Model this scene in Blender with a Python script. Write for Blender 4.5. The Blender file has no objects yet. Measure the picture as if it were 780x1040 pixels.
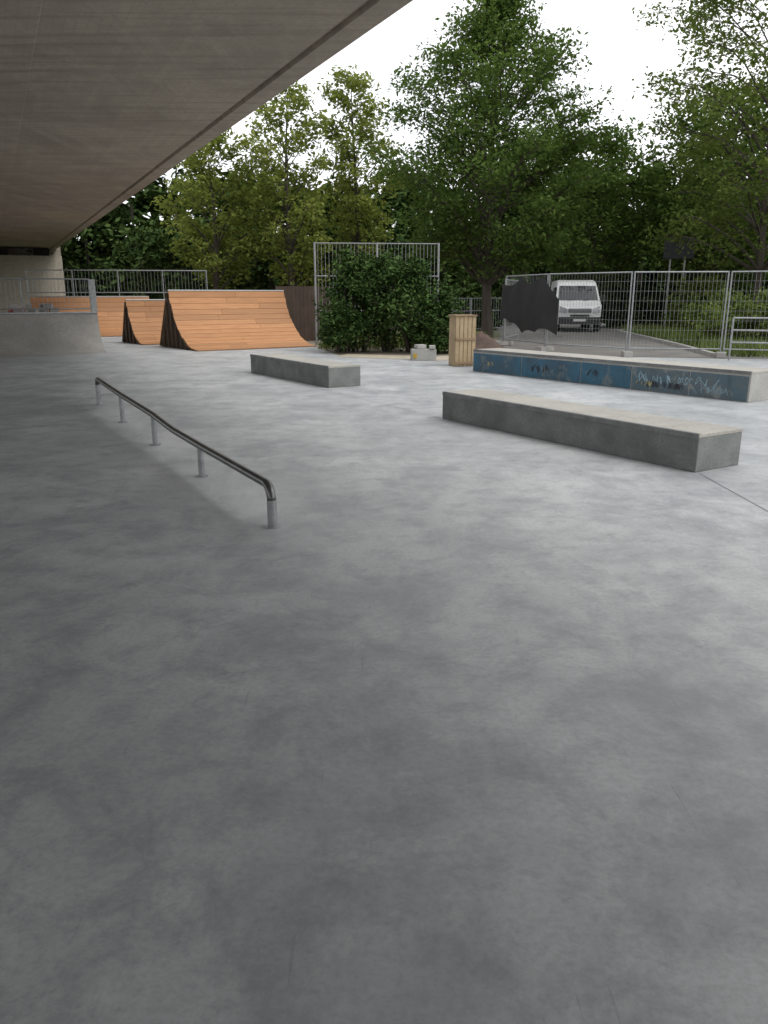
import bpy, math, random
import numpy as np
from mathutils import Vector, Matrix
random.seed(7)
scene = bpy.context.scene
D = Vector((-0.434, 0.901, 0)).normalized()      # bridge / park long axis
N = Vector((0.901, 0.434, 0)).normalized()       # outward (towards open sky)

# ------------------------------------------------------------------ materials
def newmat(name):
    m = bpy.data.materials.new(name); m.use_nodes = True
    nt = m.node_tree
    return m, nt, nt.nodes['Principled BSDF']

def mixc(nt, fac, a, b, mode='MIX'):
    n = nt.nodes.new('ShaderNodeMix'); n.data_type = 'RGBA'; n.blend_type = mode
    for sock, val in ((n.inputs[0], fac), (n.inputs[6], a), (n.inputs[7], b)):
        if isinstance(val, (int, float)): sock.default_value = val
        elif isinstance(val, tuple): sock.default_value = (*val, 1) if len(val) == 3 else val
        else: nt.links.new(val, sock)
    return n.outputs[2]

def mathn(nt, op, a, b=None):
    n = nt.nodes.new('ShaderNodeMath'); n.operation = op
    for s, v in ((n.inputs[0], a), (n.inputs[1], b)):
        if v is None: continue
        if isinstance(v, (int, float)): s.default_value = v
        else: nt.links.new(v, s)
    return n.outputs[0]

def noise(nt, scale, detail=4, rough=0.55, dist=0, mapscale=None, rotz=0):
    tc = nt.nodes.new('ShaderNodeTexCoord')
    mp = nt.nodes.new('ShaderNodeMapping')
    mp.inputs['Rotation'].default_value = (0, 0, rotz)
    if mapscale: mp.inputs['Scale'].default_value = mapscale
    nt.links.new(tc.outputs['Object'], mp.inputs['Vector'])
    n = nt.nodes.new('ShaderNodeTexNoise')
    n.inputs['Scale'].default_value = scale; n.inputs['Detail'].default_value = detail
    n.inputs['Roughness'].default_value = rough; n.inputs['Distortion'].default_value = dist
    nt.links.new(mp.outputs[0], n.inputs['Vector'])
    return n.outputs[0]

def rng(nt, v, a, b, c=0.0, d=1.0):
    n = nt.nodes.new('ShaderNodeMapRange')
    n.inputs[1].default_value = a; n.inputs[2].default_value = b
    n.inputs[3].default_value = c; n.inputs[4].default_value = d
    nt.links.new(v, n.inputs[0]); return n.outputs[0]

def bump(nt, p, h, strength=0.3, dist=0.01):
    b = nt.nodes.new('ShaderNodeBump'); b.inputs['Strength'].default_value = strength
    b.inputs['Distance'].default_value = dist
    nt.links.new(h, b.inputs['Height']); nt.links.new(b.outputs[0], p.inputs['Normal'])

def simple(name, c1, c2=None, rough=0.7, metal=0.0, scale=4, bumps=0.2, island=0.0, mapscale=None, chips=None):
    m, nt, p = newmat(name)
    c2 = c2 or tuple(x * 0.75 for x in c1)
    n1 = noise(nt, scale, 5, mapscale=mapscale)
    col = mixc(nt, rng(nt, n1, 0.35, 0.65), c1, c2)
    n2 = noise(nt, scale * 12, 2, mapscale=mapscale)
    col = mixc(nt, rng(nt, n2, 0.4, 0.7, 0, 0.35), col, tuple(x * 0.6 for x in c2))
    if chips:
        n3 = noise(nt, 3.1, 8, 0.72, 0.4)
        col = mixc(nt, rng(nt, n3, 0.56, 0.60, 0, 0.75), col, chips)
        n4 = noise(nt, 1.2, 6, 0.7, 0.2, (4, 4, 0.6))
        col = mixc(nt, rng(nt, n4, 0.55, 0.7, 0, 0.5), col, tuple(x*0.45 for x in c1))
    if island:
        g = nt.nodes.new('ShaderNodeNewGeometry')
        col = mixc(nt, rng(nt, g.outputs['Random Per Island'], 0, 1, 0, island), col, tuple(x * 0.45 for x in c1))
    nt.links.new(col, p.inputs['Base Color'])
    p.inputs['Roughness'].default_value = rough; p.inputs['Metallic'].default_value = metal
    if bumps: bump(nt, p, n2, bumps, 0.01)
    return m

def leafmat(name, dark, light, trans=0.35):
    m, nt, p = newmat(name)
    g = nt.nodes.new('ShaderNodeNewGeometry')
    col = mixc(nt, g.outputs['Random Per Island'], dark, light)
    n1 = noise(nt, 0.8, 1)
    col = mixc(nt, rng(nt, n1, 0.4, 0.65, 0, 0.5), col, tuple(x * 0.6 for x in dark))
    d = nt.nodes.new('ShaderNodeBsdfDiffuse'); nt.links.new(col, d.inputs['Color'])
    out = d.outputs[0]
    if trans:
        t = nt.nodes.new('ShaderNodeBsdfTranslucent')
        nt.links.new(mixc(nt, 0.5, col, (light[0]*1.3, light[1]*1.4, light[2]*0.8)), t.inputs['Color'])
        ms = nt.nodes.new('ShaderNodeMixShader'); ms.inputs[0].default_value = trans
        nt.links.new(out, ms.inputs[1]); nt.links.new(t.outputs[0], ms.inputs[2]); out = ms.outputs[0]
    nt.links.new(out, nt.nodes['Material Output'].inputs[0])
    nt.nodes.remove(p)
    return m

ang = math.atan2(D.x, D.y)
def slab_mat():
    m, nt, p = newmat('power_floated_concrete')
    big = noise(nt, 0.30, 3, 0.6, 0.6)
    mid = noise(nt, 1.15, 8, 0.7, 0.4)
    blot = noise(nt, 3.6, 7, 0.74, 0.3)
    trow = noise(nt, 1.2, 6, 0.68, 0.7, (1.0, 0.45, 1), -ang)
    fine = noise(nt, 38, 4, 0.75)
    col = mixc(nt, rng(nt, big, 0.38, 0.62), (0.445, 0.46, 0.467), (0.35, 0.364, 0.372))
    col = mixc(nt, rng(nt, mid, 0.41, 0.62, 0, 0.8), col, (0.225, 0.242, 0.252))
    col = mixc(nt, rng(nt, trow, 0.50, 0.68, 0, 0.55), col, (0.46, 0.474, 0.48))
    col = mixc(nt, rng(nt, blot, 0.47, 0.67, 0, 0.65), col, (0.20, 0.213, 0.222))
    col = mixc(nt, rng(nt, fine, 0.42, 0.72, 0, 0.4), col, (0.18, 0.19, 0.195))
    # pale grinding dust beside the rail
    tc = nt.nodes.new('ShaderNodeTexCoord'); dp = nt.nodes.new('ShaderNodeVectorMath'); dp.operation = 'DOT_PRODUCT'
    nt.links.new(tc.outputs['Object'], dp.inputs[0]); dp.inputs[1].default_value = (0.881, 0.474, 0)
    dd = mathn(nt, 'ABSOLUTE', mathn(nt, 'SUBTRACT', dp.outputs['Value'], 1.98))
    al = nt.nodes.new('ShaderNodeVectorMath'); al.operation = 'DOT_PRODUCT'
    nt.links.new(tc.outputs['Object'], al.inputs[0]); al.inputs[1].default_value = (-0.474, 0.881, 0)
    la = mathn(nt, 'ABSOLUTE', mathn(nt, 'SUBTRACT', al.outputs['Value'], 8.8))
    f = mathn(nt, 'MULTIPLY', rng(nt, dd, 0.05, 0.5, 1, 0), rng(nt, la, 2.6, 4.4, 1, 0))
    f = mathn(nt, 'MULTIPLY', f, rng(nt, trow, 0.35, 0.6, 0.2, 0.75))
    col = mixc(nt, f, col, (0.56, 0.57, 0.575))
    s1 = noise(nt, 5.2, 1, 0.4, 0.3, (9, 0.5, 1), 0.6)
    col = mixc(nt, rng(nt, s1, 0.75, 0.765, 0, 0.22), col, (0.14, 0.14, 0.14))
    nt.links.new(col, p.inputs['Base Color'])
    nt.links.new(rng(nt, big, 0.3, 0.7, 0.66, 0.5), p.inputs['Roughness'])
    p.inputs['Specular IOR Level'].default_value = 0.4
    return m
M_slab = slab_mat()

def soffit_mat():
    m, nt, p = newmat('board_marked_concrete')
    tc = nt.nodes.new('ShaderNodeTexCoord'); mp = nt.nodes.new('ShaderNodeMapping')
    mp.vector_type = 'TEXTURE'
    mp.inputs['Rotation'].default_value = (0, 0, math.atan2(D.y, D.x))
    nt.links.new(tc.outputs['Object'], mp.inputs['Vector'])
    br = nt.nodes.new('ShaderNodeTexBrick')
    br.inputs['Scale'].default_value = 1.0
    br.inputs['Brick Width'].default_value = 4.0; br.inputs['Row Height'].default_value = 0.12
    br.inputs['Mortar Size'].default_value = 0.004; br.inputs['Mortar Smooth'].default_value = 0.8
    br.inputs['Color1'].default_value = (0.44, 0.375, 0.30, 1); br.inputs['Color2'].default_value = (0.40, 0.34, 0.273, 1)
    br.inputs['Mortar'].default_value = (0.34, 0.292, 0.238, 1)
    nt.links.new(mp.outputs[0], br.inputs['Vector'])
    a = noise(nt, 0.5, 6, 0.65, 0.5)
    b = noise(nt, 2.5, 6, 0.65, 0.2, (1, 0.1, 1), -ang)
    c = noise(nt, 2.0, 6, 0.65, 0.2, (0.12, 2.6, 1), -ang)
    d = noise(nt, 14, 5, 0.75)
    col = mixc(nt, rng(nt, a, 0.42, 0.62, 0, 0.65), br.outputs[0], (0.26, 0.222, 0.178))
    col = mixc(nt, rng(nt, b, 0.5, 0.7, 0, 0.55), col, (0.49, 0.425, 0.345))
    col = mixc(nt, rng(nt, c, 0.5, 0.66, 0, 0.65), col, (0.24, 0.205, 0.165))
    col = mixc(nt, rng(nt, d, 0.45, 0.72, 0, 0.4), col, (0.2, 0.17, 0.14))
    nt.links.new(col, p.inputs['Base Color']); p.inputs['Roughness'].default_value = 0.85
    return m
M_soffit = soffit_mat()
M_conc = simple('cast_concrete', (0.40, 0.395, 0.37), (0.30, 0.30, 0.285), 0.8, scale=2.5)
M_qp = simple('sprayed_concrete', (0.31, 0.302, 0.28), (0.225, 0.22, 0.205), 0.7, scale=1.1)
M_conc_side = simple('shaded_side_concrete', (0.21, 0.225, 0.215), (0.13, 0.142, 0.138), 0.75, scale=3)  # ledge sides: shade of the bridge-facing side put into the colour
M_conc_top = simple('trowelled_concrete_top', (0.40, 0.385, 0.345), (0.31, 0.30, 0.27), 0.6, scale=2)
M_abut = simple('weathered_abutment_concrete', (0.50, 0.45, 0.38), (0.40, 0.36, 0.30), 0.9, scale=0.6)
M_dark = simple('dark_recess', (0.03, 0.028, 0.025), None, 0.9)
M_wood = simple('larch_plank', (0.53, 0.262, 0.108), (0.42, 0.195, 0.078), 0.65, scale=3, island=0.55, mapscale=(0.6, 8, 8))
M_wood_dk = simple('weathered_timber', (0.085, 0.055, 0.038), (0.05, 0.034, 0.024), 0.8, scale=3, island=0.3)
M_wood_fr = simple('dark_framing_timber', (0.15, 0.095, 0.06), (0.10, 0.065, 0.04), 0.8, scale=3)
M_wood_br = simple('brown_plywood', (0.30, 0.205, 0.115), (0.21, 0.145, 0.085), 0.75, scale=3)
M_ply = simple('pale_plywood', (0.42, 0.32, 0.19), (0.31, 0.23, 0.135), 0.75, scale=3)
M_galv = simple('galvanised_steel', (0.36, 0.375, 0.38), (0.26, 0.27, 0.275), 0.5, 0.5, scale=12, bumps=0.05)
M_rail = simple('worn_steel_rail', (0.16, 0.165, 0.165), (0.10, 0.10, 0.10), 0.33, 0.7, scale=10, bumps=0.03)
M_steeledge = simple('steel_angle', (0.22, 0.225, 0.225), (0.14, 0.14, 0.14), 0.45, 0.5, scale=6, bumps=0.05)
M_blue = simple('blue_paint', (0.024, 0.11, 0.18), (0.035, 0.075, 0.11), 0.55, scale=2.2, chips=(0.12, 0.15, 0.155))
M_bluegrey = simple('faded_blue_paint', (0.06, 0.115, 0.15), (0.095, 0.12, 0.13), 0.65, scale=2.6, chips=(0.20, 0.215, 0.205))
M_graf = simple('pale_spray_paint', (0.32, 0.44, 0.52), (0.22, 0.33, 0.40), 0.6, bumps=0)
M_graf2 = simple('dark_spray_paint', (0.03, 0.03, 0.04), None, 0.6, bumps=0)
M_graf3 = simple('yellow_spray_paint', (0.42, 0.38, 0.18), None, 0.6, bumps=0)
M_tarp = simple('black_tarpaulin', (0.015, 0.015, 0.017), (0.010, 0.010, 0.012), 0.7, scale=5)
M_asph = simple('asphalt', (0.17, 0.162, 0.15), (0.12, 0.115, 0.107), 0.9, scale=1.2)
M_kerb = simple('kerb_stone', (0.36, 0.35, 0.33), None, 0.85)
M_dirt = simple('gravelly_earth', (0.26, 0.22, 0.17), (0.17, 0.145, 0.11), 0.95, scale=1.5)
M_sand = simple('sandy_gravel', (0.42, 0.37, 0.29), (0.32, 0.28, 0.22), 0.95, scale=3)
M_bark = simple('bark', (0.075, 0.06, 0.048), (0.045, 0.037, 0.03), 0.95, scale=6, mapscale=(1, 1, 0.2))
M_white = simple('white_car_paint', (0.74, 0.75, 0.76), (0.68, 0.69, 0.70), 0.3, bumps=0, scale=1)
M_plastic = simple('black_plastic', (0.03, 0.03, 0.032), None, 0.55, bumps=0)
M_glass, _nt, _p = newmat('tinted_glass'); _p.inputs['Base Color'].default_value = (0.02, 0.025, 0.028, 1); _p.inputs['Roughness'].default_value = 0.06
M_lamp, _nt, _p = newmat('headlamp_glass'); _p.inputs['Base Color'].default_value = (0.55, 0.57, 0.6, 1); _p.inputs['Roughness'].default_value = 0.12; _p.inputs['Metallic'].default_value = 0.5
M_tyre = simple('tyre_rubber', (0.025, 0.025, 0.025), None, 0.85, bumps=0)
M_joint = simple('joint_sealant', (0.09, 0.09, 0.09), None, 0.9, bumps=0)
M_yellow = simple('yellow_paint', (0.5, 0.33, 0.05), None, 0.7)
M_red = simple('red_paint', (0.35, 0.05, 0.03), None, 0.7)
M_signback = simple('dark_sign_metal', (0.03, 0.033, 0.04), None, 0.6)
L_main = leafmat('leaf_deep_green', (0.048, 0.088, 0.024), (0.125, 0.18, 0.05), 0.33)
L_light = leafmat('leaf_yellow_green', (0.11, 0.15, 0.034), (0.26, 0.285, 0.08), 0.38)
L_birch = leafmat('leaf_fresh_green', (0.07, 0.11, 0.03), (0.165, 0.21, 0.058), 0.33)
L_dark = leafmat('leaf_dark_green', (0.03, 0.055, 0.019), (0.08, 0.12, 0.036), 0)  # darker green of the distant trees, hedge and far shrubs
L_bush = leafmat('leaf_bush', (0.028, 0.058, 0.018), (0.085, 0.135, 0.042), 0)
L_grass = leafmat('grass_blades', (0.08, 0.125, 0.03), (0.20, 0.24, 0.08), 0)

def ground_mat():
    m, nt, p = newmat('grass_and_earth')
    a = noise(nt, 0.25, 4); b = noise(nt, 9, 4)
    col = mixc(nt, rng(nt, a, 0.4, 0.6), (0.08, 0.11, 0.035), (0.12, 0.12, 0.06))
    col = mixc(nt, rng(nt, b, 0.4, 0.7, 0, 0.6), col, (0.035, 0.05, 0.02))
    nt.links.new(col, p.inputs['Base Color']); p.inputs['Roughness'].default_value = 0.95
    return m
M_ground = ground_mat()

# ------------------------------------------------------------------ mesh builder
class MB:
    def __init__(s): s.v = []; s.f = []; s.m = []
    def add(s, vs, fs, mi=0):
        o = len(s.v); s.v += [tuple(x) for x in vs]
        s.f += [tuple(i + o for i in f) for f in fs]; s.m += [mi] * len(fs)
    def box(s, c, size, mi=0, rot=0.0, ax=None):
        hx, hy, hz = size[0]/2, size[1]/2, size[2]/2
        X = Vector((math.cos(rot), math.sin(rot), 0)); Y = Vector((-math.sin(rot), math.cos(rot), 0))
        if ax: X, Y = ax
        c = Vector(c); vs = []
        for z in (-hz, hz):
            for (a, b) in ((-hx, -hy), (hx, -hy), (hx, hy), (-hx, hy)):
                vs.append(c + X*a + Y*b + Vector((0, 0, z)))
        s.add(vs, [(3,2,1,0), (4,5,6,7), (0,1,5,4), (1,2,6,5), (2,3,7,6), (3,0,4,7)], mi)
    def tube(s, pts, r, n=8, mi=0, cap=True):
        pts = [Vector(p) for p in pts]
        rs = r if isinstance(r, (list, tuple)) else [r]*len(pts)
        vs = []; prev = None
        for i, p in enumerate(pts):
            t = (pts[min(i+1, len(pts)-1)] - pts[max(i-1, 0)]).normalized()
            if prev is None:
                a = t.orthogonal().normalized()
            else:
                a = (prev - t*prev.dot(t)).normalized()
            prev = a; b = t.cross(a)
            for k in range(n):
                th = 2*math.pi*k/n
                vs.append(p + (a*math.cos(th) + b*math.sin(th))*rs[i])
        fs = []
        for i in range(len(pts)-1):
            for k in range(n):
                k2 = (k+1) % n
                fs.append((i*n+k, i*n+k2, (i+1)*n+k2, (i+1)*n+k))
        if cap:
            fs.append(tuple(reversed(range(n)))); fs.append(tuple(range((len(pts)-1)*n, len(pts)*n)))
        s.add(vs, fs, mi)
    def build(s, name, mats, parent=None, smooth=False, bevel=0, loc=None, rotz=0):
        me = bpy.data.meshes.new(name); me.from_pydata(s.v, [], s.f)
        for m in mats: me.materials.append(m)
        me.polygons.foreach_set('material_index', s.m)
        if smooth: me.polygons.foreach_set('use_smooth', [True]*len(s.f))
        me.update(); me.validate()
        ob = bpy.data.objects.new(name, me); scene.collection.objects.link(ob)
        if bevel:
            b = ob.modifiers.new('bevel', 'BEVEL'); b.width = bevel; b.segments = 2; b.limit_method = 'ANGLE'
        if parent: ob.parent = parent
        if loc: ob.location = loc
        ob.rotation_euler[2] = rotz
        return ob

def empty(name, loc=(0, 0, 0), rotz=0):
    e = bpy.data.objects.new(name, None); scene.collection.objects.link(e)
    e.location = loc; e.rotation_euler[2] = rotz; e.empty_display_size = 0.3
    return e

# ------------------------------------------------------------------ ground
def sheet(name, pts, z, mat, parent=None):
    b = MB(); b.add([(x, y, z) for x, y in pts], [tuple(range(len(pts)))])
    return b.build(name, [mat], parent)
sheet('ground', [(-400, -400), (400, -400), (400, 600), (-400, 600)], -0.02, M_ground)
sheet('gravel_yard', [(-30, 20), (4.5, 20), (4.5, 34), (2, 48), (-30, 48)], -0.014, M_dirt)
sheet('asphalt_road', [(2.8, 20), (16, 17), (9.6, 26), (10.6, 36), (14.5, 44), (40, 46), (40, 50), (3.5, 50), (5.2, 36), (3.6, 26)], -0.009, M_asph)
slab = sheet('concrete_skatepark_floor', [(-34, -30), (16, -30), (14.5, 16.5), (9.9, 20.6), (6.5, 21.4), (4.7, 23.3), (2.6, 22.2), (1.5, 20.6), (-1.2, 21.8), (-2.3, 26.0), (-4, 31), (-12, 38), (-34, 30)], 0.0, M_slab)
sheet('sand_strip', [(-1.3, 21.6), (-0.4, 21.0), (0.5, 20.7), (1.4, 20.1), (2.6, 21.2), (3.4, 21.8), (4.5, 22.6), (4.6, 23.3), (2.6, 22.6), (1.4, 21.6), (-1.0, 22.5)], 0.004, M_sand)
jb = MB()
def strip(b, p, q, w, z, mi=0):
    p = Vector((*p, z)); q = Vector((*q, z)); t = (q-p).normalized(); n = Vector((-t.y, t.x, 0))*w/2
    b.add([p-n, p+n, q+n, q-n], [(3, 2, 1, 0)], mi)
strip(jb, (2.93, 7.15), (3.05, -6), 0.006, 0.003)
strip(jb, (-0.47, 14.6), (3.3, 17.3), 0.008, 0.003)
strip(jb, (0.75, 10.6), (-2.9, 17.1), 0.005, 0.003)
strip(jb, (-2.9, 17.2), (-7.9, 14.4), 0.008, 0.003)
jb.build('sawcut_joints', [M_joint], slab)

# ------------------------------------------------------------------ bridge
E0 = Vector((0.3, 9.13, 0))
def bridge():
    par = empty('concrete_bridge')
    W = 14.5
    prof = [(0.0, 4.5), (-0.30, 4.5), (-0.32, 4.56), (-0.40, 4.56), (-0.42, 4.50), (-3.4, 4.50), (-3.42, 4.49), (-6, 4.48), (-W+0.4, 4.50), (-W, 4.50),
            (-W, 5.2), (-W+.3, 5.2), (-W+.3, 6.1), (-W+.55, 6.1), (-W+.55, 5.35), (-0.55, 5.35), (-0.55, 6.1), (-0.3, 6.1), (-0.3, 5.2), (0, 5.2)]
    b = MB(); vs = []; n = len(prof)
    for s in (-45, 50):
        for (o, z) in prof:
            p = E0 + D*s + N*o; vs.append((p.x, p.y, z))
    fs = [(i, (i+1) % n, n+(i+1) % n, n+i) for i in range(n)]
    fs += [tuple(range(n)), tuple(range(2*n-1, n-1, -1))]
    b.add(vs, fs)
    b.build('deck', [M_soffit], par)
    b = MB()
    c = E0 + D*49.2 + N*(-W/2)
    b.box((c.x, c.y, 2.0), (W+0.3, 1.6, 4.0), 0, ax=(N, D))
    c = E0 + D*50.55 + N*(-W/2)
    b.box((c.x, c.y, 2.7), (W+0.5, 1.0, 5.3), 0, ax=(N, D))
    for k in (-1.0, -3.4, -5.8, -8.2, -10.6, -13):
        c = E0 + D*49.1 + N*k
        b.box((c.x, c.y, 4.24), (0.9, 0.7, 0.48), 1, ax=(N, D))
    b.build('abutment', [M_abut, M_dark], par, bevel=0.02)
    b = MB(); c = E0 - D*45 + N*(-W/2)
    b.box((c.x, c.y, 2.2), (W+1, 1.6, 4.5), 0, ax=(N, D)); b.build('rear_abutment', [M_abut], par)
bridge()

# ------------------------------------------------------------------ grind rail
def rail():
    par = empty('grind_rail')
    P = [Vector((-4.306, 11.92, 0)), Vector((-3.40, 10.2, 0)), Vector((-2.53, 8.6, 0)), Vector((-1.665, 7.03, 0)), Vector((-0.797, 5.41, 0))]
    H = [0.385, 0.36, 0.335, 0.285, 0.30]
    up = Vector((0, 0, 1))
    def at(i, h): return P[i] + up*h
    kink = P[2].lerp(P[3], 0.42) + up*0.29
    pts = []
    d = (P[1]-P[0]).normalized()
    r = 0.09
    pts += [P[0] + up*0.0, P[0]+up*(H[0]-r)]
    for k in range(1, 6):
        a = math.pi/2*k/6
        pts.append(P[0] + up*(H[0]-r+r*math.sin(a)) + d*(r - r*math.cos(a)))
    pts += [P[0]+d*r+up*H[0], at(1, H[1]), at(2, H[2]), kink - (P[3]-P[2])*0.06 + up*0.01, kink + (P[3]-P[2])*0.06, at(3, H[3])]
    d2 = (P[4]-P[3]).normalized()
    pts.append(P[4]-d2*0.11+up*H[4])
    r = 0.11
    for k in range(1, 7):
        a = math.pi/2*k/7
        pts.append(P[4]-d2*r+up*(H[4]-r) + d2*r*math.sin(a) + up*r*math.cos(a))
    pts += [P[4]+up*(H[4]-r)]
    b = MB(); b.tube(pts, 0.033, 16); b.build('rail_tube', [M_rail], par, smooth=True)
    b = MB()
    b.tube([P[4], P[4]+up*(H[4]-0.10)], 0.0345, 20)
    for i in (1, 2, 3):
        b.tube([P[i], at(i, H[i]-0.02)], 0.028, 16)
    b.tube([P[0], P[0]+up*0.3], 0.0345, 12)
    for i in range(5):
        b.tube([P[i], P[i]+up*0.008], 0.06, 16)
    b.build('posts', [M_galv], par, smooth=False)
rail()

# ------------------------------------------------------------------ ledges
def ledge(name, A, B, width, h, mats, bevel=0.008):
    A = Vector((*A, 0)); B = Vector((*B, 0)); L = (B-A).length; t = (B-A).normalized()
    par = empty(name, A, math.atan2(t.y, t.x))
    b = MB()
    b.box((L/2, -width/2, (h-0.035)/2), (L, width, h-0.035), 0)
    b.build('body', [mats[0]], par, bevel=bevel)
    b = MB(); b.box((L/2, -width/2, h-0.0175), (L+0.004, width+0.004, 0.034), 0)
    b.build('top_slab', [mats[1]], par, bevel=0.004)
    b = MB(); b.box((L/2, 0.002, h-0.022), (L-0.01, 0.010, 0.045), 0); b.box((L/2, -0.02, h+0.001), (L-0.01, 0.04, 0.004), 0)
    b.build('steel_edge', [M_steeledge], par, bevel=0.001)
    return par, L
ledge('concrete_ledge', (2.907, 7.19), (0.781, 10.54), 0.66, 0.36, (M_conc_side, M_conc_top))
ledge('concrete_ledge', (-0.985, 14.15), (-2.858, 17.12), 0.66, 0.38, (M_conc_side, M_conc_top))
blue, LB = ledge('blue_painted_ledge', (5.613, 12.15), (1.93, 17.35), 0.78, 0.47, (M_conc, M_conc_top))
b = MB()
edges = [0.02, 1.05, 2.2, 3.35, 4.9, LB-0.02]
for i in range(5):
    x0, x1 = edges[i]+0.012, edges[i+1]-0.012
    b.box(((x0+x1)/2, 0.006, 0.205), (x1-x0, 0.014, 0.38), 1 if i < 2 else 0)
b.box((LB+0.006, -0.39, 0.205), (0.014, 0.7, 0.38), 0)
b.build('painted_panels', [M_blue, M_bluegrey], blue, bevel=0.003)
b = MB(); rg = random.Random(11)
def ribbon(b, pts, w, y, mi=0):
    vs = []
    for i, p in enumerate(pts):
        a = pts[max(i-1, 0)]; c = pts[min(i+1, len(pts)-1)]
        dx, dz = c[0]-a[0], c[1]-a[1]; l = math.hypot(dx, dz) or 1
        nx, nz = -dz/l*w/2, dx/l*w/2
        vs += [(p[0]+nx, y, p[1]+nz), (p[0]-nx, y, p[1]-nz)]
    b.add(vs, [(2*i, 2*i+1, 2*i+3, 2*i+2) for i in range(len(pts)-1)], mi)
def tag(x, zc, sz, n, w, mi, y0):
    # hand-sprayed stroke through random control points (Catmull-Rom), letter by letter
    for q in range(n):
        k = rg.randint(4, 6)
        C = [(x - rg.uniform(0, 0.8)*sz, zc + (0.5 if j % 2 else -0.5)*sz*rg.uniform(0.3, 1.0)) for j in range(k)]
        C = [C[0]] + C + [C[-1]]; P = []
        for j in range(1, len(C)-2):
            for t in np.linspace(0, 1, 8)[:-1]:
                pt = []
                for a in (0, 1):
                    p0, p1, p2, p3 = C[j-1][a], C[j][a], C[j+1][a], C[j+2][a]
                    pt.append(0.5*((2*p1)+(-p0+p2)*t+(2*p0-5*p1+4*p2-p3)*t*t+(-p0+3*p1-3*p2+p3)*t**3))
                P.append((pt[0], min(max(pt[1], 0.03), 0.385)))
        ribbon(b, P, w*rg.uniform(0.7, 1.2), y0+0.0005*(q % 5), mi)
        x -= sz*rg.uniform(0.6, 1.0)
tag(2.15, 0.24, 0.19, 11, 0.013, 0, 0.0165)
tag(0.95, 0.13, 0.12, 7, 0.010, 0, 0.0195)
tag(1.9, 0.13, 0.13, 7, 0.012, 1, 0.0225)
tag(2.1, 0.14, 0.10, 4, 0.010, 2, 0.0255)
tag(4.6, 0.2, 0.16, 4, 0.014, 1, 0.0165)
tag(3.2, 0.22, 0.14, 3, 0.010, 1, 0.0165)
tag(5.9, 0.2, 0.12, 2, 0.010, 2, 0.0165)
b.build('graffiti', [M_graf, M_graf2, M_graf3], blue)

# ------------------------------------------------------------------ concrete quarter pipe with guard railing
def qpipe():
    par = empty('concrete_quarter_pipe')
    R0 = Vector((-8.0, 23.1, 0)); U = -N
    b = MB(); W = 8.0; nseg = 20; ncol = 12; vs = []
    topH = 1.08; TM = math.radians(84)
    for j in range(ncol+1):
        s = W*j/ncol
        base = R0 + U*s
        extra = min(s, 3.5)*0.30
        for i in range(nseg+1):
            th = TM*i/nseg
            fr = math.sin(th)/math.sin(TM); hz = (1-math.cos(th))/(1-math.cos(TM))*topH
            run = 1.3 + extra
            p = base - D*extra + D*run*fr
            vs.append((p.x, p.y, hz+0.002))
    fs = []
    n = nseg+1
    for j in range(ncol):
        for i in range(nseg):
            fs.append((j*n+i, (j+1)*n+i, (j+1)*n+i+1, j*n+i+1))
    b.add(vs, fs)
    side = [Vector(vs[i]) for i in range(n)] + [R0 + D*3.6 + Vector((0, 0, topH)), R0 + D*3.6]
    b.add([tuple(p+N*0.002) for p in side], [tuple(range(len(side)))])
    b.build('transition', [M_qp], par, smooth=False)
    b = MB(); c = R0 + D*2.47 + U*(W/2)
    b.box((c.x, c.y, topH/2+0.001), (W, 2.3, topH), 0, ax=(N, D)); b.build('platform', [M_conc], par)
    b = MB(); b.tube([R0+D*1.3+Vector((0, 0, topH+0.01)), R0+D*1.3+U*W+Vector((0, 0, topH+0.01))], 0.03, 10)
    b.build('coping', [M_galv], par, smooth=True)
    b = MB(); rr = random.Random(5)
    for k in range(12):
        p = R0 + D*rr.uniform(2.2, 2.9) + U*rr.uniform(1.1, 2.4)
        b.box((p.x, p.y, topH+0.07+(0.13 if k > 7 else 0)), (0.26, 0.17, 0.14), 0 if k % 6 else 1, rot=rr.uniform(0, 3))
    b.build('stacked_setts', [M_kerb, M_red], par, bevel=0.01)
    b = MB(); O = R0 + D*1.75 + Vector((0, 0, topH))
    for s in (0.12, 2.0, 4.0, 5.9, 7.8):
        p = O+U*s; b.tube([p, p+Vector((0, 0, 1.0))], 0.022, 8)
    for z in (0.12, 0.98):
        b.tube([O+U*0.12+Vector((0, 0, z)), O+U*7.8+Vector((0, 0, z))], 0.02, 8)
    s = 0.24
    while s < 7.8:
        p = O+U*s; b.tube([p+Vector((0, 0, 0.12)), p+Vector((0, 0, 0.98))], 0.006, 5); s += 0.12
    p = O+U*0.02
    b.box((p.x, p.y, topH+0.5), (0.16, 0.03, 0.95), 0, ax=(N, D))
    b.build('guard_railing', [M_galv], par)
qpipe()

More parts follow.
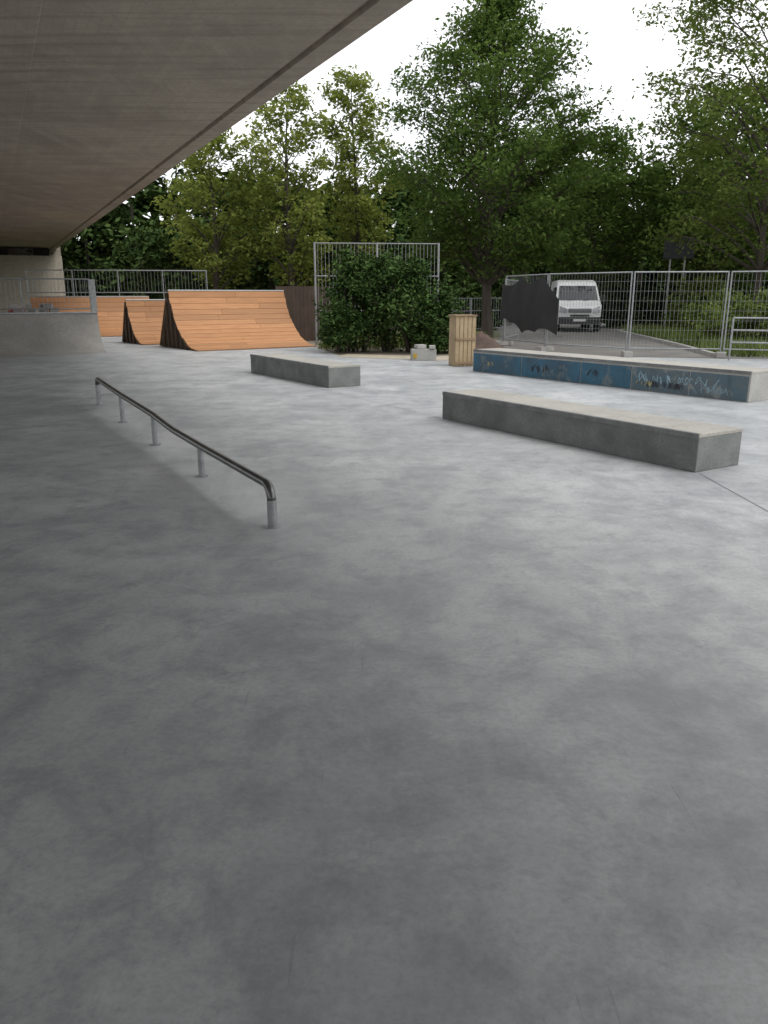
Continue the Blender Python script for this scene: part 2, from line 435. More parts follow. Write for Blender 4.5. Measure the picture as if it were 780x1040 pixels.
# ------------------------------------------------------------------ wooden ramps
def wood_ramp(name, F, rot, length, run, h, backrun, nplank=15, th_max=74):
    par = empty(name, (F[0], F[1], 0), rot)
    T = math.radians(th_max)
    prof = []
    for i in range(nplank+1):
        th = T*i/nplank
        prof.append((math.sin(th)/math.sin(T)*run, (1-math.cos(th))/(1-math.cos(T))*h + 0.012))
    b = MB(); rr = random.Random(int(length*10))
    for i in range(nplank):
        (y0, z0), (y1, z1) = prof[i], prof[i+1]
        dy, dz = y1-y0, z1-z0; l = math.hypot(dy, dz); ny, nz = -dz/l*0.025, dy/l*0.025
        g = 0.006
        ty, tz = dy/l*g, dz/l*g
        cc = rr.uniform(0.25, 0.75)*length
        cuts = [0, cc, length]
        for c0, c1 in zip(cuts[:-1], cuts[1:]):
            e = rr.uniform(-0.015, 0.015)
            xa, xb = c0+0.003+(e if c0 == 0 else 0), c1-0.003+(e if c1 == length else 0)
            q = [(y0+ty, z0+tz), (y1-ty, z1-tz), (y1-ty+ny, z1-tz+nz), (y0+ty+ny, z0+tz+nz)]
            vs = [(xa, a, c) for a, c in q] + [(xb, a, c) for a, c in q]
            b.add(vs, [(0, 1, 2, 3), (7, 6, 5, 4), (0, 4, 5, 1), (1, 5, 6, 2), (2, 6, 7, 3), (3, 7, 4, 0)])
    b.box((length/2, run+0.07, h+0.03), (length, 0.13, 0.03))
    b.build('riding_surface', [M_wood], par)
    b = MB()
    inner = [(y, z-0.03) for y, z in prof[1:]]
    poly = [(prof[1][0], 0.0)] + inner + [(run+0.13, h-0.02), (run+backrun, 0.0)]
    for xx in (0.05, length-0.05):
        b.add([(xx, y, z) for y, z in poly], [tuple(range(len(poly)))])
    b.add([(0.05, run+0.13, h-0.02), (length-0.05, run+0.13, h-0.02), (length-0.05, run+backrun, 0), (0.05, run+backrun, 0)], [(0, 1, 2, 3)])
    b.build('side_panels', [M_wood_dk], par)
    b = MB()
    for xx in (0.02, length-0.02):
        y = 0.5
        while y < run+backrun-0.15:
            if y < run:
                T0 = min(y/run*math.sin(T), 1); z = (1-math.cos(math.asin(T0)))/(1-math.cos(T))*h
            else: z = h*(1-(y-run-0.13)/(backrun-0.13)) if y > run+0.13 else h
            if z > 0.1: b.box((xx, y, z/2), (0.05, 0.04, z-0.02))
            y += 0.38
        b.tube([(xx, run+0.15, h-0.03), (xx, run+backrun, 0.02)], 0.03, 6)
        for i in range(0, nplank):
            b.tube([(xx, prof[i][0], max(prof[i][1]-0.05, 0.01)), (xx, prof[i+1][0], prof[i+1][1]-0.05)], 0.026, 5)
    b.build('framing', [M_wood_fr], par)
    b = MB(); b.tube([(0, run, h+0.035), (length, run, h+0.035)], 0.025, 8); b.build('coping', [M_galv], par)
    return par
rot = math.atan2(0.563, 0.826)
wood_ramp('wooden_ramp', (-5.5, 23.55), rot, 4.0, 2.1, 1.70, 1.1)
wood_ramp('wooden_ramp', (-8.0, 26.6), rot, 2.0, 1.4, 1.40, 0.8, 12)
wood_ramp('wooden_ramp', (-13.4, 31.0), math.radians(24), 4.6, 1.9, 1.50, 0.6, 12)
b = MB()
for k in range(14):
    b.box((-3.75+k*0.15*0.9, 28.8+k*0.15*0.35, 0.95), (0.14, 0.03, 1.9), 0, rot=0.37)
b.box((-2.85, 29.2, 1.6), (2.1, 0.06, 0.1), 0, rot=0.37)
b.build('timber_wall', [M_wood_dk])
b = MB(); A = Vector((-14.8, 34.0, 0)); B = Vector((-7.6, 35.2, 0)); L = (B-A).length; t = (B-A).normalized()
for s in np.arange(0, L+0.01, L/4):
    p = A+t*s; b.tube([p, p+Vector((0, 0, 2.6))], 0.022, 6)
for z in (1.7, 2.6): b.tube([A+Vector((0, 0, z)), B+Vector((0, 0, z))], 0.02, 6)
for s in np.arange(0.1, L, 0.14):
    p = A+t*s; b.tube([p+Vector((0, 0, 1.7)), p+Vector((0, 0, 2.6))], 0.006, 4)
b.build('steel_guard_railing', [M_galv])

b = MB(); A = Vector((-2.25, 26.9, 0)); B = Vector((1.8, 27.3, 0)); L = (B-A).length; t = (B-A).normalized()
for s in (0, L/2, L):
    p = A+t*s; b.tube([p, p+Vector((0, 0, 3.25))], 0.035, 8)
for z in (0.1, 1.1, 2.2, 3.22): b.tube([A+Vector((0, 0, z)), B+Vector((0, 0, z))], 0.018, 6)
for s in np.arange(0.1, L, 0.12):
    p = A+t*s; b.tube([p+Vector((0, 0, 0.1)), p+Vector((0, 0, 3.22))], 0.008, 4)
b.build('tall_bar_fence', [M_galv])

def fence_panel(A, B, h=2.2, name='construction_fence_panel'):
    A = Vector((*A, 0)); B = Vector((*B, 0)); L = (B-A).length; t = (B-A).normalized()
    u = Vector((0, 0, 1)); b = MB()
    a, c = A+t*0.04, B-t*0.04
    b.tube([a+u*0.06, a+u*h], 0.021, 8); b.tube([c+u*0.06, c+u*h], 0.021, 8)
    b.tube([a+u*(h-0.02), c+u*(h-0.02)], 0.019, 8); b.tube([a+u*0.22, c+u*0.22], 0.019, 8)
    for s in np.arange(0.12, L-0.08, 0.10):
        p = A+t*s; b.tube([p+u*0.22, p+u*(h-0.02)], 0.003, 4, cap=False)
    for z in np.arange(0.45, h-0.05, 0.25):
        b.tube([a+u*z, c+u*z], 0.003, 4, cap=False)
    n = Vector((-t.y, t.x, 0))
    b.box(tuple(A+u*0.07), (0.22, 0.6, 0.13), 1, ax=(t, n))
    return b.build(name, [M_galv, M_kerb])
pts = [(3.95, 26.6), (4.75, 23.7), (6.55, 21.6), (8.95, 21.25), (10.4, 20.6), (13.6, 19.4), (17, 18.3)]
for p, q in zip(pts[:-1], pts[1:]): fence_panel(p, q)
fence_panel((3.95, 26.7), (4.9, 29.4), 2.1)
# black tarpaulin hung over the fence, folded round the corner post
b = MB(); nx, nz = 56, 22; vs = []
K = [Vector((3.84, 26.35, 0)), Vector((4.58, 23.62, 0)), Vector((4.98, 23.12, 0))]
for i in range(nx+1):
    for j in range(nz+1):
        s = i/nx; dd = j/nz
        sag = 0.15*abs(math.sin(math.pi*(s*2.4+0.1)))**0.8 + 0.10*(1-s) + (0.5*max(0, s-0.86)/0.14 if s > 0.86 else 0)
        bot = 0.78-0.30*s + 0.10*math.sin(s*9) + 0.05*math.sin(s*23)
        top = 2.12-sag
        z = top+(bot-top)*dd
        off = 0.02+0.028*math.sin(s*22+dd*2.5+math.sin(dd*4))*(0.3+dd)+0.05*dd
        ss = s*1.2
        p = K[0].lerp(K[1], ss) if ss <= 1 else K[1].lerp(K[2], (ss-1)/0.2)
        vs.append((p.x-off*0.93, p.y-off*0.36, z))
b.add(vs, [(i*(nz+1)+j, (i+1)*(nz+1)+j, (i+1)*(nz+1)+j+1, i*(nz+1)+j+1) for i in range(nx) for j in range(nz)])
b.build('black_tarpaulin', [M_tarp], smooth=True)

b = MB(); A = Vector((8.75, 20.3, 0)); B = Vector((13.0, 18.6, 0)); L = (B-A).length; t = (B-A).normalized()
for s in (0, L*0.25, L*0.5, L*0.75, L):
    p = A+t*s; b.tube([p, p+Vector((0, 0, 1.05))], 0.025, 8)
for z in (0.45, 0.75, 1.05): b.tube([A+Vector((0, 0, z)), B+Vector((0, 0, z))], 0.022, 8)
b.build('tubular_steel_barrier', [M_galv])

b = MB(); A = Vector((2.6, 31, 0)); B = Vector((5.0, 33.5, 0)); L = (B-A).length; t = (B-A).normalized()
for s in np.arange(0, L+0.01, L/3):
    p = A+t*s; b.tube([p, p+Vector((0, 0, 1.5))], 0.03, 6)
for z in (0.3, 1.0, 1.48): b.tube([A+Vector((0, 0, z)), B+Vector((0, 0, z))], 0.018, 6)
for s in np.arange(0.1, L, 0.16):
    p = A+t*s; b.tube([p+Vector((0, 0, 0.3)), p+Vector((0, 0, 1.48))], 0.008, 4)
b.build('low_bar_fence', [M_galv])

# tall slatted wooden bin
par = empty('wooden_bin', (1.82, 18.75, 0), 0.25)
b = MB(); b.box((0, 0, 0.565), (0.46, 0.42, 1.10)); b.build('liner', [M_wood_br], par, bevel=0.006)
b = MB()
for k in range(5):
    x = -0.2+k*0.1
    b.box((x, -0.222, 0.57), (0.088, 0.018, 1.12-0.01*(k % 2))); b.box((x, 0.222, 0.57), (0.088, 0.018, 1.12))
for k in range(4):
    y = -0.16+k*0.105
    b.box((-0.242, y, 0.57), (0.018, 0.09, 1.12)); b.box((0.242, y, 0.57), (0.018, 0.09, 1.12))
b.build('slats', [M_ply], par, bevel=0.004)
b = MB(); b.box((0, 0, 1.145), (0.54, 0.5, 0.035)); b.box((0, -0.24, 0.62), (0.5, 0.016, 0.06)); b.box((0, -0.24, 0.08), (0.5, 0.016, 0.06))
b.build('lid_and_battens', [M_wood_br], par, bevel=0.005)
b = MB()
b.box((1.0, 20.35, 0.14), (0.62, 0.3, 0.28), 0, rot=0.1); b.box((0.92, 20.36, 0.34), (0.24, 0.26, 0.1), 0, rot=0.3)
b.box((1.22, 20.33, 0.33), (0.15, 0.28, 0.08), 0, rot=0.0); b.box((0.78, 20.17, 0.12), (0.1, 0.02, 0.12), 1)
b.build('concrete_blocks', [M_conc, M_yellow], bevel=0.012)
b = MB(); vs = []; n = 20; rr = random.Random(4)
for i in range(n+1):
    for j in range(n+1):
        x = -1+2*i/n; y = -1+2*j/n; r = math.hypot(x, y)
        z = max(0, 0.62*(1-r)**1.0)+rr.uniform(-.03, .03) if r < 1 else -0.03
        vs.append((2.75+x*0.9, 22.8+y*0.8, z))
b.add(vs, [(i*(n+1)+j, (i+1)*(n+1)+j, (i+1)*(n+1)+j+1, i*(n+1)+j+1) for i in range(n) for j in range(n)])
b.build('earth_pile', [simple('reddish_earth', (0.10, 0.065, 0.05), (0.06, 0.042, 0.035), 0.95)], smooth=True)
b = MB(); pts = []
for k in range(90):
    a = k*0.35; rad = 0.36+0.05*math.sin(k*0.7)
    pts.append((6.95+rad*1.2*math.cos(a), 13.1+rad*math.sin(a), 0.03+0.012*(k//18)+0.01*math.sin(k)))
pts += [(7.6, 12.9, 0.03), (8.4, 13.1, 0.03), (9.6, 12.7, 0.03)]
b.tube(pts, 0.025, 7); b.build('black_hose', [M_plastic], smooth=True)

# ------------------------------------------------------------------ van
def van():
    par = empty('white_van', (8.75, 36.3, 0), math.radians(-7))
    par.scale = (1.05, 1.05, 1.0)
    prof = [(0.02, 0.32), (-0.03, 0.5), (0.0, 0.78), (0.06, 1.02), (0.22, 1.13), (0.85, 1.32), (1.55, 2.08), (1.75, 2.2), (2.3, 2.28), (4.9, 2.28), (5.05, 2.15), (5.1, 0.9), (5.08, 0.32)]
    def hw(z, y):
        w = 0.97
        if z > 1.2: w -= (z-1.2)*0.13
        if y < 0.3: w -= (0.3-y)*0.28
        return w
    b = MB(); vs = []; n = len(prof)
    cols = (-1, -0.92, -0.5, 0, 0.5, 0.92, 1)
    for c in cols:
        for y, z in prof:
            bow = 0.10*c*c if y < 1.8 else 0
            zz = z - (0.05 if (z > 1.9 and abs(c) == 1) else 0)
            vs.append((c*hw(z, y), y+bow, zz))
    fs = []
    for ci in range(len(cols)-1):
        for i in range(n):
            j = (i+1) % n
            fs.append((ci*n+i, ci*n+j, (ci+1)*n+j, (ci+1)*n+i))
    fs.append(tuple(range(n-1, -1, -1))); fs.append(tuple((len(cols)-1)*n+i for i in range(n)))
    b.add(vs, fs); b.build('body', [M_white], par, bevel=0.03)
    def wy(z): return 0.85+(z-1.32)/(2.08-1.32)*0.7
    b = MB(); vs = []
    m = 10
    for k in range(m+1):
        c = -0.9+1.8*k/m
        for z in (1.38, 2.0):
            vs.append((c*hw(z, 1), wy(z)+0.10*c*c-0.022, z+0.012))
    b.add(vs, [(2*k, 2*k+2, 2*k+3, 2*k+1) for k in range(m)])
    for sx in (-1, 1):
        for (q) in ([(1.12, 1.38), (1.95, 1.38), (1.95, 1.95), (1.58, 1.95)], [(2.15, 1.38), (3.3, 1.38), (3.3, 1.95), (2.15, 1.95)]):
            vs = [(sx*(hw(z, y)+0.006), y, z) for y, z in q]
            b.add(vs, [(0, 1, 2, 3) if sx > 0 else (3, 2, 1, 0)])
    b.build('windows', [M_glass], par)
    b = MB()
    for k in range(6):
        x0 = -0.86+k*0.2867; xm = x0+0.143; c = xm/0.9
        b.box((xm, -0.05+0.10*c*c, 0.5), (0.30, 0.12, 0.3), 0, rot=0.21*c)
    b.box((0, -0.045, 0.93), (0.95, 0.06, 0.17)); b.box((0, -0.05, 0.72), (0.8, 0.03, 0.08))
    for sx in (-1, 1):
        b.box((sx*1.1, 1.0, 1.45), (0.16, 0.12, 0.32)); b.box((sx*1.0, 1.03, 1.35), (0.16, 0.05, 0.05))
        b.box((sx*0.975, 2.7, 0.62), (0.02, 3.2, 0.1))
    b.tube([(-0.5, wy(1.37)-0.05, 1.37), (0.1, wy(1.5)-0.05, 1.42)], 0.012, 5)
    b.tube([(0.2, wy(1.37)-0.05, 1.37), (0.75, wy(1.5)-0.0, 1.42)], 0.012, 5)
    b.build('black_trim', [M_plastic], par, bevel=0.01)
    b = MB()
    for k in range(3): b.box((0, -0.08, 0.88+k*0.05), (0.9, 0.02, 0.014))
    for sx in (-1, 1):
        b.add([(sx*0.55, 0.0, 0.82), (sx*0.86, 0.09, 0.86), (sx*0.84, 0.2, 1.12), (sx*0.56, 0.06, 1.02)], [(0, 1, 2, 3) if sx > 0 else (3, 2, 1, 0)])
    b.build('headlamps', [M_lamp], par)
    b = MB(); b.box((0, -0.125, 0.52), (0.52, 0.012, 0.11)); b.build('number_plate', [M_white], par)
    b = MB()
    for sx in (-1, 1):
        for y in (0.95, 4.1):
            b.tube([(sx*0.98, y, 0.33), (sx*0.74, y, 0.33)], 0.33, 24, 0)
            b.tube([(sx*0.99, y, 0.33), (sx*0.9, y, 0.33)], 0.19, 16, 1)
    b.build('wheels', [M_tyre, M_galv], par)
van()

par = empty('road_sign', (12.1, 34.0, 0))
b = MB(); b.box((0, 0, 3.45), (1.25, 0.06, 0.85)); b.build('sign_board', [M_signback], par, bevel=0.03)
b = MB(); b.tube([(-0.3, 0.06, 0), (-0.3, 0.06, 3.6)], 0.04, 8); b.tube([(0.3, 0.06, 0), (0.3, 0.06, 3.6)], 0.04, 8); b.build('posts', [M_galv], par)
b = MB()
kp = [(8.9, 21.6), (9.5, 26), (10.5, 36), (14.2, 43.6), (40, 45.6)]
for p, q in zip(kp[:-1], kp[1:]):
    p = Vector((*p, 0)); q = Vector((*q, 0)); t = (q-p).normalized(); c = (p+q)/2
    b.box((c.x, c.y, 0.04), ((q-p).length, 0.14, 0.12), 0, ax=(t, Vector((-t.y, t.x, 0))))
b.build('kerb', [M_kerb], bevel=0.01)

# ------------------------------------------------------------------ vegetation
def quads_obj(name, V, matidx, mats):
    nq = len(V)//4
    F = np.arange(nq*4, dtype=np.int32)
    me = bpy.data.meshes.new(name)
    me.vertices.add(nq*4); me.vertices.foreach_set('co', np.asarray(V, dtype=np.float32).ravel())
    me.loops.add(nq*4); me.loops.foreach_set('vertex_index', F)
    me.polygons.add(nq); me.polygons.foreach_set('loop_start', np.arange(0, nq*4, 4, dtype=np.int32))
    me.polygons.foreach_set('loop_total', np.full(nq, 4, dtype=np.int32))
    for m in mats: me.materials.append(m)
    me.polygons.foreach_set('material_index', np.asarray(matidx, dtype=np.int32))
    me.update(calc_edges=True)
    ob = bpy.data.objects.new(name, me); scene.collection.objects.link(ob)
    return ob

def nrm3(rs, n, clip=1.7):
    return np.clip(rs.normal(size=(n, 3)), -clip, clip)

def leaves(centers, size, rs, up=0.6):
    n = len(centers)
    nrm = rs.normal(size=(n, 3)); nrm[:, 2] = np.abs(nrm[:, 2])+up
    nrm /= np.linalg.norm(nrm, axis=1)[:, None]
    a = rs.normal(size=(n, 3)); a -= nrm*(a*nrm).sum(1)[:, None]; a /= np.linalg.norm(a, axis=1)[:, None]
    bb = np.cross(nrm, a)
    s = (size*rs.uniform(0.6, 1.35, n))[:, None]
    V = np.empty((n, 4, 3))
    V[:, 0] = centers-a*s; V[:, 1] = centers+bb*s*0.5+a*s*0.1; V[:, 2] = centers+a*s; V[:, 3] = centers-bb*s*0.5+a*s*0.1
    return V.reshape(-1, 3)

def tube_quads(mb):
    out = []
    for f in mb.f:
        for i in f: out.append(mb.v[i])
    return out

def tree(name, loc, H, base, prof, nbr, mat, leaf=0.11, per=55, seed=1, tr=0.16, clump=(0.34, 0.16), rise=0.35, droop=0.0, nsub=7, lean=0.0, skip=0.12, rvar=(0.68, 1.14)):
    rs = np.random.RandomState(seed); loc = Vector(loc); mb = MB()
    tp = []; nseg = 9
    for i in range(nseg+1):
        f = i/nseg
        tp.append(loc+Vector((0.12*math.sin(f*5+seed)+lean*f*f, 0.12*math.cos(f*4+seed)-0.12, H*0.97*f-0.05)))
    mb.tube(tp, [max(tr*(1-i/nseg)**0.8, 0.015)*(1.35 if i == 0 else 1) for i in range(nseg+1)], 8, cap=False)
    C = []; golden = 2.4
    def trunk_at(z):
        f = min(max(z/(H*0.97), 0), 1)*nseg; i = min(int(f), nseg-1)
        return tp[i].lerp(tp[i+1], f-i)
    for k in range(nbr):
        f = (k+0.5)/nbr
        z = base + (H-base)*f**0.9
        R = prof((z-base)/(H-base))*rs.uniform(*rvar)
        az = k*golden+rs.uniform(-0.4, 0.4)
        dr = Vector((math.cos(az), math.sin(az), 0))
        start = trunk_at(max(z-R*rise*0.8, base*0.75))
        end = Vector((start.x, start.y, z))+dr*R + Vector((0, 0, R*rise*0.25 - droop*R))
        pts = []
        for i in range(6):
            u = i/5; p = start.lerp(end, u); p.z += 0.12*R*math.sin(u*math.pi) ; pts.append(p+Vector(rs.normal(size=3)*0.03*R*u))
        br = max(0.012, tr*0.36*(1-f)+0.012)
        mb.tube(pts, [br*(1-0.8*i/5) for i in range(6)], 5, cap=False)
        ns = max(3, int(nsub*min(1, 0.45+R/5)))
        for q in range(ns):
            u = 0.25+0.75*(q+rs.uniform(0, 1))/ns
            i = min(int(u*5), 4); p = pts[i].lerp(pts[i+1], u*5-i)
            side = Vector((-dr.y, dr.x, 0))*(1 if q % 2 else -1)
            tl = R*0.36*(1.15-u)*rs.uniform(0.5, 1.3)+0.15
            tip = p+(side*0.8+dr*0.5).normalized()*tl+Vector((0, 0, rs.uniform(-0.12, 0.2+rise*0.25)*tl*2-droop*tl))
            mb.tube([p, tip], [br*0.35, 0.006], 4, cap=False)
            for cpt in (p.lerp(tip, 0.45), tip):
                if rs.rand() < skip: continue
                n = int(per*rs.uniform(0.5, 1.4))
                c = np.array(cpt)+nrm3(rs, n)*np.array([clump[0], clump[0], clump[1]])*rs.uniform(0.7, 1.25)
                if droop: c[:, 2] -= np.abs(nrm3(rs, n)[:, 0])*droop
                C.append(c)
    C = np.concatenate(C)
    LV = leaves(C, leaf, rs)
    TV = np.array(tube_quads(mb))
    V = np.concatenate([TV, LV]); mi = np.concatenate([np.zeros(len(TV)//4), np.ones(len(LV)//4)])
    return quads_obj(name, V, mi, [M_bark, mat])

def p_main(f):
    return float(np.interp(f, [0, 0.08, 0.25, 0.45, 0.6, 0.75, 0.88, 1.0], [2.8, 3.6, 4.4, 4.6, 3.9, 2.5, 1.2, 0.25]))
def p_oval(R, m=0.45):
    return lambda f: R*math.sqrt(max(0.04, 1-((f-m)/(1.02-m if f > m else m*1.35))**2))
tree('hornbeam_tree', (4.05, 32.0, 0), 12.3, 2.6, p_main, 88, L_main, leaf=0.085, per=62, seed=3, tr=0.2, clump=(0.33, 0.2), rise=0.75, nsub=7, skip=0.16, rvar=(0.62, 1.08))
tree('maple_tree', (-8.4, 41.0, 0), 9.2, 2.2, p_oval(2.3), 30, L_light, leaf=0.12, per=42, seed=5, clump=(0.32, 0.2), rise=0.8, nsub=6, skip=0.2)
tree('maple_tree', (-4.6, 41.0, 0), 11.2, 2.2, p_oval(2.2, 0.4), 36, L_light, leaf=0.12, per=40, seed=8, clump=(0.32, 0.2), rise=0.9, nsub=6, skip=0.2)
tree('maple_tree', (-1.5, 43.0, 0), 12.0, 2.4, p_oval(1.9, 0.4), 34, L_light, leaf=0.12, per=40, seed=12, clump=(0.32, 0.2), rise=0.9, nsub=6, skip=0.2)
tree('birch_tree', (14.0, 31.0, 0), 15.0, 3.2, p_oval(4.7, 0.5), 62, L_birch, leaf=0.09, per=46, seed=21, tr=0.17, clump=(0.30, 0.22), rise=0.6, droop=0.15, nsub=7, skip=0.24)
tree('ash_tree', (10.2, 41.0, 0), 9.0, 2.2, p_oval(3.2), 42, L_main, leaf=0.13, per=40, seed=31, clump=(0.38, 0.2), rise=0.7, nsub=6)
tree('ash_tree', (21.5, 33.0, 0), 12.5, 2.6, p_oval(4.4), 40, L_birch, leaf=0.16, per=30, seed=33, clump=(0.42, 0.25), rise=0.7, nsub=6)
tree('ash_tree', (16.0, 40.0, 0), 10.5, 2.0, p_oval(3.6), 44, L_main, leaf=0.14, per=38, seed=35, clump=(0.42, 0.25), rise=0.7, nsub=6)

rs = np.random.RandomState(77); C = []; C2 = []; mb = MB()
def blob_tree(x, y, H, R, n, low=0.4, lst=None, spread=0.6):
    lst = C if lst is None else lst
    mb.tube([(x, y, -0.1), (x+rs.uniform(-.3, .3), y, H*0.7)], [0.22, 0.07], 6, cap=False)
    nb = 34
    for k in range(nb):
        f = rs.uniform(0, 1)**0.85
        z = low+(H-low)*f; rr = R*math.sqrt(max(0.05, 1-((f-0.4)/0.64)**2))*rs.uniform(0.25, 1.05); az = rs.uniform(0, 6.28)
        m = n//nb
        lst.append(np.array([x+rr*math.cos(az), y+rr*math.sin(az), z])+nrm3(rs, m)*np.array([spread, spread, spread*0.7])*rs.uniform(0.6, 1.2))
for x in np.arange(-34, 46, 3.6):
    H = 9.0+1.2*math.sin(x*0.31)+rs.uniform(-1.2, 1.2)
    if x > 8: H += 0.8
    if -1 < x < 9: H -= 0.8
    blob_tree(x+rs.uniform(-.8, .8), 53+rs.uniform(-2, 2)+(3 if x < -14 else 0), H, 3.0, 2400)
for x in np.arange(-38, 54, 3.0):
    blob_tree(x, 61+rs.uniform(-2, 2), 8.8+rs.uniform(-1, 1), 3.0, 700, lst=C2, spread=0.9)
for x in np.arange(-40, 60, 1.8):       # dense low understorey behind everything
    blob_tree(x, 66+rs.uniform(-1, 1), 5.0, 1.6, 340, lst=C2, spread=0.8, low=0.2)
for x in np.arange(-13.5, 5, 2.4):
    blob_tree(x, 46+rs.uniform(-1, 1), 4.2+rs.uniform(-.8, 1.2), 1.9, 1300, 0.1)
for k in range(10):
    a = math.radians(165+k*21); blob_tree(-2+75*math.cos(a), 8+70*math.sin(a), 8+rs.uniform(-2, 2), 4.2, 900)
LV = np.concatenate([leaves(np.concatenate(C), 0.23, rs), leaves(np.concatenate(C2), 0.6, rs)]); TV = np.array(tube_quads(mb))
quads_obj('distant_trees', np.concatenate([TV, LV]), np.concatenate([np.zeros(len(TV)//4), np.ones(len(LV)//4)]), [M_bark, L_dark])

def bush(name, blobs, mat, leaf, seed, n, sprigs=0):
    rs = np.random.RandomState(seed); C = []; mb = MB()
    for (x, y, z, rx, ry, rz) in blobs:
        for k in range(5):
            a = rs.uniform(0, 6.28); mb.tube([(x+0.1*math.cos(a), y+0.1*math.sin(a), -0.05), (x+rx*0.6*math.cos(a), y+ry*0.6*math.sin(a), z+rz*0.4)], [0.035, 0.01], 5, cap=False)
        nb = int(40*rx*rz)+14
        for k in range(nb):
            d = rs.normal(size=3); d /= np.linalg.norm(d); r = rs.uniform(0.55, 1.03)
            c = np.array([x+d[0]*rx*r, y+d[1]*ry*r, max(z+d[2]*rz*r, 0.08)])
            m = int(n*rs.uniform(0.5, 1.4))
            q = c+nrm3(rs, m)*np.array([0.17, 0.17, 0.12]); q[:, 2] = np.maximum(q[:, 2], 0.02); C.append(q)
        for k in range(sprigs):
            d = rs.normal(size=3); d[2] = abs(d[2])*0.9+0.1; d /= np.linalg.norm(d); l = rs.uniform(1.05, 1.32)
            p0 = np.array([x+d[0]*rx*.7, y+d[1]*ry*.7, z+d[2]*rz*.7]); p1 = np.array([x+d[0]*rx*l, y+d[1]*ry*l, z+d[2]*rz*l])
            mb.tube([tuple(p0), tuple(p1)], [0.012, 0.004], 4, cap=False)
            m = 34; u = rs.uniform(0.2, 1.05, m)[:, None]
            C.append(p0+(p1-p0)*u+nrm3(rs, m)*0.055)
    LV = leaves(np.concatenate(C), leaf, rs); TV = np.array(tube_quads(mb))
    return quads_obj(name, np.concatenate([TV, LV]), np.concatenate([np.zeros(len(TV)//4), np.ones(len(LV)//4)]), [M_bark, mat])
bush('dense_bush', [(-0.65, 23.6, 1.35, 1.15, 1.1, 1.3), (0.85, 23.4, 1.1, 1.3, 1.1, 1.1), (0.1, 23.7, 1.75, 1.1, 1.0, 0.95), (1.5, 23.2, 0.6, 0.8, 0.8, 0.65), (-1.2, 23.3, 0.6, 0.6, 0.8, 0.65), (-0.95, 23.7, 2.25, 0.5, 0.5, 0.5), (0.75, 23.7, 2.1, 0.5, 0.5, 0.4)], L_bush, 0.062, 5, 85, sprigs=16)
bl = [(x, 42.0+0.3*math.sin(x), 1.0, 1.5, 1.2, 1.2) for x in np.arange(12.5, 34, 2.2)]
bush('hedge', bl, L_dark, 0.15, 6, 40)
bush('roadside_shrub', [(10.9, 25.5, 0.6, 0.9, 1.0, 0.75), (12.2, 24.5, 0.9, 1.1, 1.0, 1.0), (13.9, 24.2, 1.0, 1.2, 1.1, 1.1), (11.8, 28.5, 0.8, 1.1, 1.0, 0.9), (12.8, 33, 1.1, 1.4, 1.2, 1.2), (16, 26, 1.3, 1.6, 1.2, 1.5)], L_birch, 0.085, 9, 50, sprigs=8)
bush('roadside_shrub', [(4.4, 38.5, 0.9, 1.3, 1.0, 1.1), (1.5, 39, 0.8, 1.4, 1.0, 1.1), (-1.5, 38, 0.8, 1.3, 1.0, 1.0), (6.0, 45, 1.0, 1.6, 1.0, 1.3)], L_dark, 0.13, 10, 50)
rs = np.random.RandomState(9); n = 22000
def region(n, x0, x1, y0, y1): return np.stack([rs.uniform(x0, x1, n), rs.uniform(y0, y1, n), np.zeros(n)], 1)
P = np.concatenate([region(n, 9.3, 17, 20.5, 36), region(4000, -2, 3.4, 24.3, 30), region(3000, 14.5, 20, 14, 20)])
keep = (P[:, 0] > 9.2+(P[:, 1]-21)*0.09) | (P[:, 0] < 4)
keep &= ~((P[:, 0] > 9) & (P[:, 1] < 21.6-(P[:, 0]-9)*0.35))
P = P[keep]; n = len(P)
h = rs.uniform(0.12, 0.45, n)[:, None]; a = rs.uniform(0, 6.28, n); d = np.stack([np.cos(a), np.sin(a), np.zeros(n)], 1); w = d*0.012
le = np.stack([rs.normal(size=n), rs.normal(size=n), np.zeros(n)], 1)*0.1
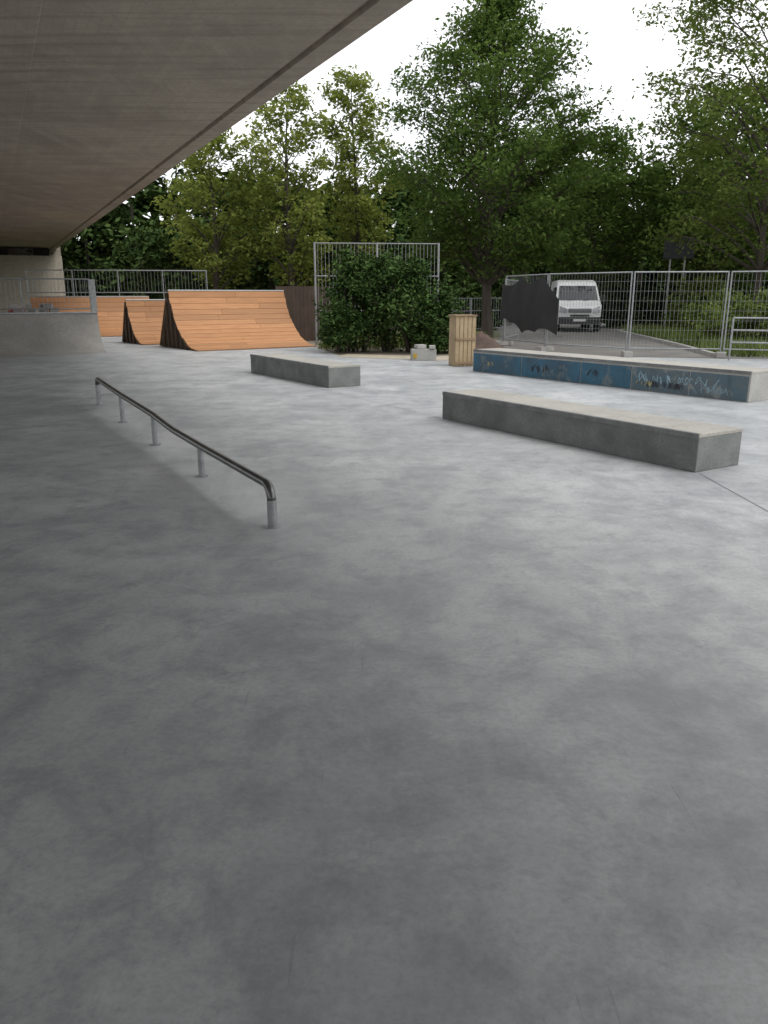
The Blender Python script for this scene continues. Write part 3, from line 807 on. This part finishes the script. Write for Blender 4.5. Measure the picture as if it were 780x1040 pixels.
V = np.empty((n, 4, 3)); V[:, 0] = P-w; V[:, 1] = P+w; V[:, 2] = P+w*0.3+le+np.array([0, 0, 1])*h; V[:, 3] = P-w*0.3+le+np.array([0, 0, 1])*h
quads_obj('grass', V.reshape(-1, 3), np.zeros(n), [L_grass])

# ------------------------------------------------------------------ sky & sun
w = bpy.data.worlds.new('World'); scene.world = w; w.use_nodes = True
nt = w.node_tree; bg = nt.nodes['Background']
sky = nt.nodes.new('ShaderNodeTexSky'); sky.sky_type = 'NISHITA'; sky.sun_disc = False
sun_el = math.radians(55); sun_az = math.radians(115)
sky.sun_elevation = sun_el; sky.sun_rotation = sun_az; sky.dust_density = 3.0; sky.air_density = 1.0
tc = nt.nodes.new('ShaderNodeTexCoord'); nz = nt.nodes.new('ShaderNodeTexNoise')
nz.inputs['Scale'].default_value = 2.2; nz.inputs['Detail'].default_value = 4
nt.links.new(tc.outputs['Generated'], nz.inputs['Vector'])
cloud = mixc(nt, rng(nt, nz.outputs[0], 0.35, 0.65), (10.0, 10.1, 10.4), (11.8, 11.8, 11.8))
nt.links.new(mixc(nt, 0.85, sky.outputs[0], cloud), bg.inputs['Color'])
bg.inputs['Strength'].default_value = 0.15
sl = bpy.data.lights.new('sun', 'SUN'); sl.energy = 1.5; sl.angle = math.radians(25); sl.color = (1, 0.96, 0.9)
so = bpy.data.objects.new('sun', sl); scene.collection.objects.link(so)
dirv = Vector((math.sin(sun_az)*math.cos(sun_el), math.cos(sun_az)*math.cos(sun_el), math.sin(sun_el)))
so.rotation_euler = dirv.to_track_quat('Z', 'Y').to_euler(); so.location = (10, 0, 20)

cam = bpy.data.cameras.new('camera'); co = bpy.data.objects.new('camera', cam); scene.collection.objects.link(co)
cam.sensor_fit = 'VERTICAL'; cam.sensor_height = 36; cam.lens = 36*800/1040
cam.clip_end = 2000; cam.clip_start = 0.05
co.location = (0, 0, 1.6); co.rotation_euler = (math.radians(90-15.4), 0, 0)
scene.camera = co
scene.view_settings.view_transform = 'Standard'; scene.view_settings.look = 'None'; scene.view_settings.exposure = 0
